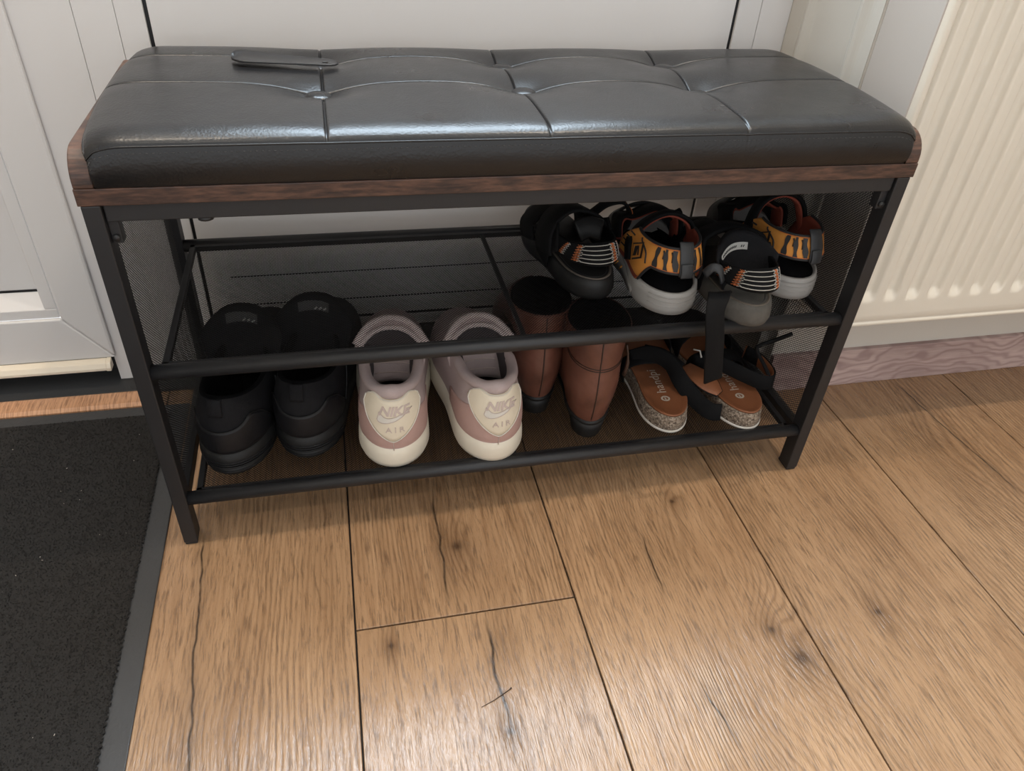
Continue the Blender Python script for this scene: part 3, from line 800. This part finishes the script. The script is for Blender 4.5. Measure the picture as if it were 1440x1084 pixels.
# ---------------------------------------------------------------- pink and cream sneakers
def pink_shoe(loc, rz, label):
    r = empty('sneaker', loc, rz); tag(r, label, 'shoe', 'pair of pink and cream sneakers')
    A = Last(.262, .040, .047,   .014, .150, .0355, .103, .098, .108, lambda t: .030+.004*(1-max(0, math.cos(2*PI*t))), bulge=.0035, m=.55, k=.04)
    A.sole('midsole', [(-.004, 0), (.001, .003), (.0035, .010), (.003, .022), (.001, lambda t: .030+.006*(1-max(0, math.cos(2*PI*t)))), (-.002, lambda t: .032+.006*(1-max(0, math.cos(2*PI*t))))], M['cream_mid'], r)
    A.sole('outsole', [(-.008, -.0006), (-.003, .0), (-.003, .003)], M['cream'], r)
    A.upper('upper', M['pk_mesh'], r, lining=M['pk_in'], lip=.010, floor_z=.04)
    # padded collar: thick rim that dips beside the heel tab
    def coll(t): return A.top(t)
    n = 64; C = [A.top(t)+np.array((0, 0, -.001)) for t in np.linspace(-.31, .31, n)]
    cen = np.array((0, .08, 0))
    C = [p+(cen-p)*np.array((.10, .06, 0)) for p in C]
    rr = [.0068+.0022*math.exp(-((t)/.05)**2)-.005*sstep(.24, .31, abs(t)) for t in np.linspace(-.31, .31, n)]
    tube('padded_collar', C, rr, M['pk_mesh'], r, 12)
    # suede mudguard round the heel
    A.patch('heel_panel', -.20, .20, -.03, lambda u: .72-.34*abs(2*u-1)**1.6, .0012, M['pk_suede'], r, 36, 8)
    def lo(u):
        a = 2*u-1; return .17+.62*abs(a)**1.45
    def hi(u):
        a = abs(2*u-1); return .905+.075*math.exp(-((a-.66)/.24)**2)-.05*sstep(.9, 1, a)
    ta = .116
    A.patch('heel_patch', -ta, ta, lambda u: min(lo(u), hi(u)-.02), hi, .0030, M['cream'], r, 36, 8)
    edge = [(-ta+2*ta*u, hi(u)-.012) for u in np.linspace(.02, .98, 30)] + [(-ta+2*ta*u, max(lo(u), 0)+.014) for u in np.linspace(.97, .03, 40)]
    edge.append(edge[0]); A.line('patch_edge', edge, .0034, .0006, M['off_white'], r)
    A.wrap('heel_lettering', text_mesh('NIKE', .0155, .28, .95, .0004, squash=.98), .004, .71, .0036, M['pk_line'], r)
    A.wrap('heel_lettering', text_mesh('AIR', .0100, 0, 1.5), .006, .40, .0036, M['pk_line'], r)
    sw = swoosh(.041); out = flat_mesh([sw]); A.wrap('swoosh', out, .006, .64, .0033, M['off_white'], r)
    a_, b_ = A.scale(.006, .64)
    A.line('swoosh_outline', [(.006+x/a_, .64+y/b_) for x, y in sw+[sw[0]]], .0037, .00042, M['pk_line'], r)
    A.line('heel_seam', [(0, 0.0), (0, .17)], .0014, .0005, M['pk_line'], r, 6)
    tg = (.100, .056, .128, .130, .044)
    tongue_mesh('tongue', *tg, M['pk_mesh'], r, .011, .014)
    for b, rad in ((.995, .0046), (.88, .0034)):
        tube('tongue_piping', [tongue_pt(a, b, *tg, -.004 if b > .95 else .0015, .014) for a in np.linspace(-.98, .98, 26)], rad, M['pk_lace'], r, 8)
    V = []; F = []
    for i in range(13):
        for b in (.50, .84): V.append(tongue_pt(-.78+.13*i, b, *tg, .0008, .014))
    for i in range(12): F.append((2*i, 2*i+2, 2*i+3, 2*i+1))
    pyd('tongue_shade', V, F, M['pk_in'], r, True)  # dark patch: shadow inside the tongue rim, painted in as colour
    for b in (.2, .36):
        tube('tongue_stitch', [tongue_pt(a, b-.05*math.cos(a*2), *tg, .0006, .014) for a in np.linspace(-.6, .6, 14)], .0006, M['pk_line'], r, 5)
    for k in range(4):
        y = .140+.020*k; zt = .122-.014*k
        tube('lace', [(-.034, y-.008, zt-.022), (-.016, y+.006, zt-.002), (.016, y+.006, zt-.002), (.034, y-.008, zt-.022)], .003, M['pk_lace'], r, 6, 10)
    return r
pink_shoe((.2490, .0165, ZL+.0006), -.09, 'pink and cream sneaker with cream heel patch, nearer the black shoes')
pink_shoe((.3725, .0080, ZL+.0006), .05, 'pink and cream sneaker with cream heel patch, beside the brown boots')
# ---------------------------------------------------------------- brown ankle boots
def boot(loc, rz, label, zip_side):
    r = empty('ankle_boot', loc, rz); tag(r, label, 'boot', 'pair of brown ankle boots')
    z0 = lambda t: .030-.018*sstep(.15, .33, abs(((t+.5) % 1)-.5))
    A = Last(.255, .0275, .039, -.003, .088, .0380, .158, .156, .160, z0, bulge=.0175, m=.50, k=.0, waist=.96, ktoe=.45, mtoe=.52, pinch=.004)
    A.sole('outsole', [(-.004, lambda t: z0(t)-.006), (.002, lambda t: z0(t)-.005), (.002, lambda t: z0(t)-.001), (-.003, lambda t: z0(t)+.001)], M['blk_rub'], r, spring=.0)
    H = Last(.066, .0225, .0235, 0, 0, 0, 0, 0, 0, 0, vh=.42, vt=.80)
    H.sole('heel_block', [(-.0035, 0), (-.0025, .0015), (-.001, .012), (.0015, .026)], M['blk_rub'], r, 40, 0)
    A.upper('upper', M['brown'], r, m=16, lining=M['blk_inside'], lip=.003, floor_z=.03)
    A.line('back_seam', [(0.003, .03), (.004, .3), (.004, .62), (.003, .97)], .0003, .0009, M['brown_dark'], r, 20)
    for q in (.63, .655): A.line('band_stitch', [(t, q+.02*abs(t)*4) for t in np.linspace(-.24, .24, 40)], .0004, .0006, M['brown_dark'], r)
    A.line('rim_welt', [(t, .985) for t in np.linspace(-.49, .49, 60)], .0004, .0012, M['brown'], r)
    s = zip_side
    A.line('side_zip', [(s*.17, .98), (s*.165, .6), (s*.155, .25)], .0010, .0016, M['zip'], r, 14)
    p = A.F(s*.165, .74, .004); tube('zip_pull', [p, p+np.array((s*.003, -.002, -.014)), p+np.array((s*.004, -.003, -.028)), p+np.array((s*.002, -.003, -.044))], [.0015]*4+[.0026]*4, M['zip'], r, 6, 8)
    return r
boot((.4425, .088, ZL), -.10, 'brown leather ankle boot set further back, next to a pink sneaker', 1)
boot((.4960, .031, ZL), -.21, 'brown leather ankle boot with zip pull, beside the cork sandals', 1)
# ---------------------------------------------------------------- cork sandals
def cork_sandal(loc, rz, label, kind):
    r = empty('cork_sandal', loc, rz); tag(r, label, 'sandal', 'pair of cork sandals')
    A = Last(.250, .0325, .0430, .02, .2, .03, .08, .07, .08, .03, bend=.004*kind, vh=.22, vt=.70, waist=.90)
    A.sole('outsole', [(-.002, 0), (.0015, .001), (.0015, .0035), (0, .004)], M['off_white'], r, spring=.004)
    A.sole('cork_midsole', [(0, .0038), (.0008, .006), (-.0008, .020), (-.0020, .0252), (-.006, .0215)], M['cork'], r, spring=.004)
    # dished footbed with raised rim
    rings = []
    for off, z in ((-.0030, .0245), (-.0022, .0272), (-.0035, .0278), (-.008, .0262), (-.012, .0255), (-.015, .0252)):
        rings.append([(*A.outline(i/72, off), z+.004*max(0, ((1-math.cos(2*PI*i/72))/2-.68)/.32)**2) for i in range(72)])
    pyd('footbed', *loft(rings, True, True, True), M['tan'], r, True)
    # printed emblem and lettering along the footbed
    z = .0258
    bm = bmesh.new(); c0 = Vector((0, .040, z)); nn = 24
    for i in range(nn):
        a0, a1 = 2*PI*i/nn, 2*PI*(i+1)/nn
        q = [bm.verts.new(c0+Vector((rr*math.cos(a), rr*.9*math.sin(a), 0))) for rr, a in ((.0062, a0), (.0062, a1), (.0036, a1), (.0036, a0))]
        bm.faces.new(q)
    q = [bm.verts.new(c0+Vector(v)) for v in ((-.0012, -.0026, 0), (.0012, -.0026, 0), (.0004, .0026, 0), (-.0010, .0026, 0))]; bm.faces.new(q)
    me = bpy.data.meshes.new('emblem'); bm.to_mesh(me); bm.free(); obj('emblem_print', me, M['print_pale'], r)
    me = text_mesh('handpi', .0190, 0, 1.05, -.0001, .0001)
    for v in me.vertices: v.co = Vector((v.co.y*-1.0, v.co.x+.0785, z+v.co.z))
    obj('lettering_print', me, M['print_pale'], r)
    return r, A
def strap(r, name, P, wd, wdt, mat='strap_blk', th=.0028, n=28): return ribbon(name, P, wd, wdt, th, M[mat], r, n)
s1, A = cork_sandal((.6105, .026, ZL), -.06, 'cork sandal with tan footbed and black straps, beside the brown boots', 1)
strap(s1, 'forefoot_strap', [(-.043, .165, .010), (-.038, .168, .042), (0, .172, .062), (.038, .168, .045), (.044, .165, .010)], (0, 1, 0), .040)
strap(s1, 'forefoot_strap', [(-.042, .205, .010), (-.036, .208, .034), (0, .212, .048), (.036, .208, .036), (.043, .205, .010)], (0, 1, 0), .030)
strap(s1, 'instep_strap', [(-.037, .115, .008), (-.040, .108, .034), (-.022, .100, .050), (.010, .094, .052), (.034, .098, .036), (.037, .105, .008)], [(0, 1, .2)]*6, .022)
# ankle strap fallen over to the right, tan lining inside
LP = [(-.032, .104, .048), (-.010, .092, .062), (.010, .074, .060), (.024, .052, .042), (.040, .034, .026), (.056, .018, .018), (.070, .014, .018)]
strap(s1, 'ankle_strap', LP, [(0, .2, 1)]*3+[(.25, .25, 1)]*4, .024, n=44)
TB = [(.0380, .0800, .0490), (.0490, .0590, .0470), (.0610, .0440, .0420), (.0710, .0320, .0360)]
tabs = strap(s1, 'strap_tab', [(x+.001, y+.001, z-.0022) for x, y, z in TB], [(.9, .75, .10)]*4, [.020, .034, .034, .016], 'strap_blk', .0024, 24)
strap(s1, 'strap_lining', TB, [(.9, .75, .10)]*4, [.017, .031, .031, .013], 'tan', .0016, 24)
strap(s1, 'ankle_strap', [(.030, .078, .046), (.010, .100, .054), (-.012, .116, .052)], [(.6, .6, .4)]*3, .020, n=16)
tube('buckle', [(.050, .093, .066), (.058, .089, .066), (.060, .084, .058)], .0012, M['chev_white'], s1, 6)
s2, A = cork_sandal((.7175, .0165, ZL), .02, 'cork sandal with tan footbed and black straps, at the right end of the shelf', -1)
strap(s2, 'forefoot_strap', [(-.043, .165, .010), (-.038, .168, .042), (0, .172, .062), (.036, .168, .045), (.042, .165, .010)], (0, 1, 0), .040)
strap(s2, 'forefoot_strap', [(-.042, .205, .010), (-.036, .208, .034), (0, .212, .048), (.034, .208, .036), (.041, .205, .010)], (0, 1, 0), .030)
strap(s2, 'instep_strap', [(-.037, .118, .008), (-.038, .112, .034), (-.020, .105, .048), (.010, .102, .050), (.032, .106, .036), (.037, .110, .008)], [(0, 1, .2)]*6, .022)
LP = [(-.044, .100, .045), (-.020, .075, .056), (.008, .052, .050), (.026, .040, .046), (.042, .038, .045), (.050, .052, .046), (.048, .080, .048), (.036, .104, .050)]
strap(s2, 'ankle_strap', LP, [(0, .2, 1)]*2+[(0, .1, 1)]*6, .022, n=48)
strap(s2, 'strap_lining', [(p[0]-.0015, p[1]+.0016, p[2]) for p in LP[3:]], [(0, .1, 1)]*5, .0205, 'tan', .0012, 30)
tube('strap_end', [(.0400, .0400, .0480), (.0352, .0428, .0569), (.0281, .0479, .0694), (.0190, .0570, .0850), (.0205, .0581, .0935), (.0373, .0528, .104), (.0516, .0425, .1194)], .0026, M['strap_blk'], s2, 8, 28)
# ---------------------------------------------------------------- tiger stripe sandals
def tiger(loc, rz, label, sc=1.0, dh=0.0, dx=.010):
    r = empty('tiger_sandal', loc, rz, sc); tag(r, label, 'sandal', 'pair of tiger stripe sandals')
    A = Last(.200, .0375, .0420, .012, .110, .0330, .0810, .080, .082, .030, bulge=.003, m=.5, k=.02, vh=.26)
    A.sole('sole', [(-.004, 0), (.001, .003), (.0025, .010), (.002, .022), (.0005, lambda t: .0300+.004*(1-math.cos(2*PI*t))*.5), (-.003, .0305), (-.006, .024)], M['grey_rub'], r)
    for z in (.014, .020, .0255):
        tube('sole_groove', [(*A.outline(t, .0024), z) for t in np.linspace(-.09, .09, 20)], .00045, M['grey_rub'], r, 5)
    # darker side moulding of the sole
    def side_panel(sg):
        V = []; F = []; n = 14
        for i in range(n+1):
            t = sg*(.155+.20*i/n)
            for z, off in ((.005, .0030), (.014+.018*min(1, i/n*1.6), .0034)): V.append((*A.outline(t, off), z))
        for i in range(n): F.append((2*i, 2*i+2, 2*i+3, 2*i+1))
        o = pyd('sole_side', V, F, M['grey_rub2'], r, True); m = o.modifiers.new('s', 'SOLIDIFY'); m.thickness = .0012
        for k in range(3): tube('sole_slot', [(*A.outline(sg*(.235+.022*k), .0040), .018), (*A.outline(sg*(.245+.022*k), .0040), .011)], .0011, M['orange'], r, 5)
    side_panel(-1); side_panel(1)
    rings = [[(*A.outline(i/60, off), z) for i in range(60)] for off, z in ((-.004, .0285), (-.008, .027), (-.013, .027))]
    pyd('footbed', *loft(rings, True, True, True), M['blk_inside'], r, True)
    # heel band (orange textile) and its side wings down to the sole
    def band(t):      # lower and upper edge of the textile round the foot
        a = abs(t); lo = .50-.06*math.cos(PI*min(1, a/.14))*-1*.0
        lo = .50 if a < .100 else .50*(1-sstep(.100, .150, a))-.03*sstep(.12, .15, a)
        hi = 1.0 if a < .13 else 1.0+.0*a
        return lo, hi
    T1 = .27
    A.patch('heel_band', -T1, T1, lambda u: band(-T1+2*T1*u)[0], lambda u: band(-T1+2*T1*u)[1], .0016, M['orange'], r, 60, 8)
    A.patch('band_lining', -T1, T1, lambda u: band(-T1+2*T1*u)[0]+.005, lambda u: band(-T1+2*T1*u)[1]-.005, -.0024, M['red_in'], r, 60, 6)
    A.line('band_edge', [(t, band(t)[0]) for t in np.linspace(-.155, .155, 60)], .0010, .0019, M['tiger_blk'], r)
    A.line('band_edge', [(t, band(t)[1]) for t in np.linspace(-T1, T1, 60)], .0008, .0019, M['tiger_blk'], r)
    for q, d in ((0, .035), (1, -.035)): A.line('band_stitch', [(t, band(t)[q]+d) for t in np.linspace(-.15, .15, 60)], .0021, .00045, M['chev_orange'], r)
    # tiger stripes across the band
    def stripe(c, w, lean, top=.955, bot=.54, notch=.28):
        V = []; F = []; n = 10
        for i in range(n+1):
            v = i/n; q = bot+(top-bot)*v; cc = c+lean*(v-.5); ww = w*(1+notch*math.sin(v*9+c*60))
            for e in (-1, 1): V.append(A.F(cc+e*ww/2, q, .0027))
        for i in range(n): F.append((2*i, 2*i+1, 2*i+3, 2*i+2))
        o = pyd('tiger_stripe', V, F, M['tiger_blk'], r); return o
    stripe(-.098, .015, -.012); stripe(-.062, .014, -.014); stripe(-.026, .018, -.012); stripe(.060, .014, .014); stripe(.098, .010, .006)
    for (c, q0, q1) in ((-.082, .75, .92), (-.046, .72, .92), (-.004, .75, .92)):
        A.line('tiger_mark', [(c, q1), (c+.007, (q0+q1)/2+.03), (c+.009, q0)], .0020, .0011, M['tiger_blk'], r)
    for k in range(4):      # jagged marks along the front edge of the side wing
        for sg in (-1, 1): A.line('tiger_mark', [(sg*.264, .25+.17*k), (sg*.238, .28+.17*k)], .0014, .0012, M['tiger_blk'], r)
    A.line('tiger_mark', [(-.205, .93), (-.19, .86), (-.165, .80), (-.14, .70), (-.125, .5)], .0020, .0010, M['tiger_blk'], r, 14)
    # square emblem on the left wing
    sq = flat_mesh([[(-.0085, -.0085), (.0085, -.0085), (.0085, .0085), (-.0085, .0085)]])
    sq2 = flat_mesh([[(-.0068, -.0068), (.0068, -.0068), (.0068, .0068), (-.0068, .0068)]], .0004)
    mk = flat_mesh([[(-.0055, -.005), (-.0035, -.005), (-.0015, .001), (-.0015, -.005), (.0005, -.005), (.0025, .0015), (.003, -.005), (.005, -.005), (.0035, .005), (.0015, .005), (-.0005, -.001), (-.0010, .005), (-.0030, .005)]], .0006)
    rot = Matrix.Rotation(math.radians(38), 4, 'Z')
    for nm, me, mt in (('emblem', sq, 'tiger_blk'), ('emblem', sq2, 'orange'), ('emblem_mark', mk, 'tiger_blk')):
        me.transform(rot @ Matrix.Scale(1.4, 4)); A.wrap(nm, me, -.180, .58, .0024, M[mt], r)
    # charcoal pull tab with a folded end over the band
    ribbon('pull_tab', [A.F(.014, .46, .0035), A.F(.016, .70, .0038), A.F(.020, 1.0, .0036), A.F(.021, 1.0, .001)+np.array((.000, .003, .007))], (1, .25, 0), .0175, .0025, M['charcoal'], r, 12)
    ribbon('pull_tab', [A.F(.013, .44, .0060), A.F(.0140, .56, .0066), A.F(.015, .72, .0062)], (1, .25, 0), .0155, .0025, M['charcoal'], r, 10)
    # padded instep straps: black outside, red lining
    for (y, h, wdt, lean) in ((.090, .086+dh, .019, .008), (.150, .070, .034, .0)):
        P = [(-.040, y-.016, .036), (-.041+dx*.3, y-.006, .058), (-.028+dx, y+lean*.6, h-.010), (.0+dx, y+lean, h), (.026+dx, y+lean*.6, h-.010), (.040, y-.004, .056), (.040, y-.012, .036)]
        strap(r, 'instep_strap', P, [(0, 1, -.25)]*7, wdt, 'strap_blk', .005, 40)
        P2 = [(x*.92, yy, z-.0035) for x, yy, z in P]
        strap(r, 'strap_lining', P2, [(0, 1, -.25)]*7, wdt-.006, 'red_in', .003, 40)
    strap(r, 'toe_cap', [(-.040, .165, .012), (-.034, .178, .046), (0, .184, .058), (.034, .178, .046), (.040, .165, .012)], [(0, 1, -.6)]*5, .040, 'blk_rub', .004)
    return r
tiger((.5780, .0335, ZU), -.10, 'orange tiger stripe sandal with emblem, between the two black sandals')
tiger((.7490, .0480, ZU), .0, 'orange tiger stripe sandal with red lining, against the right mesh panel', 1.0, .012, .004)
# ---------------------------------------------------------------- black hook and loop sandals
def sport(loc, rz, label, worn):
    r = empty('sport_sandal', loc, rz); tag(r, label, 'sandal', 'pair of black sport sandals')
    A = Last(.205, .0330, .0385, .012, .105, .0330, .071, .062, .072, .030, bulge=.004, m=.5, k=.02, vh=.24)
    A.sole('outsole', [(-.005, 0), (0, .002), (.002, .008), (.001, .018), (-.001, .026), (-.004, .0275)], M['dusty' if worn else 'blk_rub'], r)
    rings = [[(*A.outline(i/60, off), z) for i in range(60)] for off, z in ((-.003, .027), (-.0045, .0285), (-.007, .027), (-.010, .0258), (-.014, .0255))]
    pyd('footbed', *loft(rings, True, True, True), M['footbed_worn' if worn else 'footbed'], r, True)
    tube('footbed_line', [(*A.outline(t, -.009), .0272) for t in np.linspace(-.2, .2, 30)], .0006, M['charcoal'], r, 5)
    # heel strap with woven pattern
    T1 = .30
    A.patch('heel_strap', -T1, T1, .40, 1.0, .0014, M['strap_blk'], r, 60, 6)
    A.patch('heel_strap_lining', -T1, T1, .41, .99, -.0026, M['blk_inside'], r, 60, 4)
    for q in (.48, .59, .70, .81, .92): A.line('woven_line', [(t, q) for t in np.linspace(-.085, .045, 26)], .0015, .00055, M['chev_white'], r)
    def zig(c0, mat, w=.013, cnt=6):
        P = []
        for k in range(cnt*2+1): P.append((c0+(w if k % 2 else 0), .46+.48*k/(cnt*2)))
        A.line('woven_zigzag', P, .0016, .0006, M[mat], r)
    for c, mt in ((-.115, 'chev_orange'), (-.106, 'chev_orange'), (-.097, 'chev_white'), (.036, 'chev_white'), (.046, 'chev_orange'), (.055, 'chev_orange'), (.066, 'chev_white'), (-.160, 'chev_white'), (-.170, 'chev_orange'), (.100, 'chev_white'), (.110, 'chev_orange')):
        zig(c, mt)
    for sg in (-1, 1):      # side uprights joining the strap to the sole
        P = [(*A.outline(sg*.24, .002), .012), tuple(A.F(sg*.235, .4, .003)), tuple(A.F(sg*.23, .95, .002))]
        strap(r, 'side_strap', P, [(0, 1, 0)]*3, .034, 'strap_blk', .003, 14)
    return r, A
bs1, A = sport((.5030, .0790, ZU), .13, 'black sport sandal with woven heel strap and upright strap loop', False)
strap(bs1, 'instep_strap', [(-.041, .080, .030), (-.040, .085, .054), (-.030, .088, .072), (-.010, .090, .081), (.014, .088, .076), (.034, .085, .058), (.040, .080, .030)], [(0, 1, -.2)]*7, .044, 'strap_blk', .005, 40)
strap(bs1, 'instep_pad', [(-.012, .054, .066), (.004, .056, .069), (.020, .054, .064)], [(0, .6, 1)]*3, .026, 'blk_rub', .006, 14)
strap(bs1, 'strap_loop', [(.010, .088, .060), (.029, .092, .071), (.044, .092, .080), (.064, .092, .081), (.076, .092, .068), (.077, .092, .051), (.066, .092, .040), (.044, .090, .037), (.030, .088, .036)], [(.1, 1, .1)]*9, .016, 'strap_blk', .0035, 40)
tubes('woven_line', [[(.0665, .086+d, .0805), (.0780, .086+d, .068), (.0790, .086+d, .052)] for d in (.0, .005, .010)], .0006, M['chev_orange'], bs1, 5, 10)
strap(bs1, 'forefoot_strap', [(-.039, .140, .020), (-.036, .146, .042), (0, .150, .060), (.034, .146, .046), (.039, .140, .020)], (0, 1, -.2), .040, 'strap_blk', .005)
bs2, A = sport((.6670, -.0020, ZU), .02, 'dusty black sport sandal with white size tag and strap hanging over the bar', True)
tongue_mesh('heel_pad', .060, .030, .078, .084, .040, M['blk_knit'], bs2, .008, .022)
V = []; F = []
tgp = (.060, .030, .078, .084, .040)
for i in range(13):
    a = -.80+1.04*i/12
    for b in (.64, .79): V.append(tongue_pt(a, b, *tgp, .0012, .022))
for i in range(12): F.append((2*i, 2*i+2, 2*i+3, 2*i+1))
tg = pyd('size_tag', V, F, M['tag_white'], bs2)
tubes('size_tag_print', [[tongue_pt(-.72+.068*k, .69, *tgp, .0016, .022), tongue_pt(-.69+.068*k, .735, *tgp, .0016, .022)] for k in list(range(9))+[11, 12]], .0006, M['charcoal'], tg, 4)
strap(bs2, 'instep_strap', [(-.040, .086, .034), (-.042, .092, .054), (-.034, .102, .070), (0, .106, .078), (.034, .102, .070), (.042, .092, .054), (.040, .086, .034)], [(0, 1, -.2)]*7, .030, 'strap_blk', .006, 40)
strap(bs2, 'forefoot_strap', [(-.039, .140, .020), (-.036, .146, .042), (0, .150, .060), (.034, .146, .046), (.039, .140, .020)], (0, 1, -.2), .040, 'strap_blk', .005)
strap(bs2, 'side_tab', [(-.061, .034, .056), (-.055, .030, .066), (-.047, .027, .064), (-.042, .024, .050)], [(0, .5, 1)]*4, .010, 'charcoal', .003, 14)
strap(bs2, 'hanging_strap', [(-.040, .024, .036), (-.054, .006, .044), (-.062, -.008, .030), (-.057, -.0125, .0), (-.051, -.0130, -.032), (-.044, -.011, -.062)], [(1, .1, 0)]*6, .024, 'strap_blk', .0035, 36)

# ---------------------------------------------------------------- twig on the floor
S_mat('twig', (.05, .03, .02), .8)
tw = tube('twig', [(.3000, -.2660, .0009), (.3140, -.2610, .0007), (.3310, -.2530, .0008), (.3335, -.2515, .0012)], [.0003, .0004, .0005, .0009], M['twig'], None, 6)
tw.location = (.004, .004, 0); tag(tw, 'tiny thin dark twig lying on the oak floor in front of the bench', 'twig')
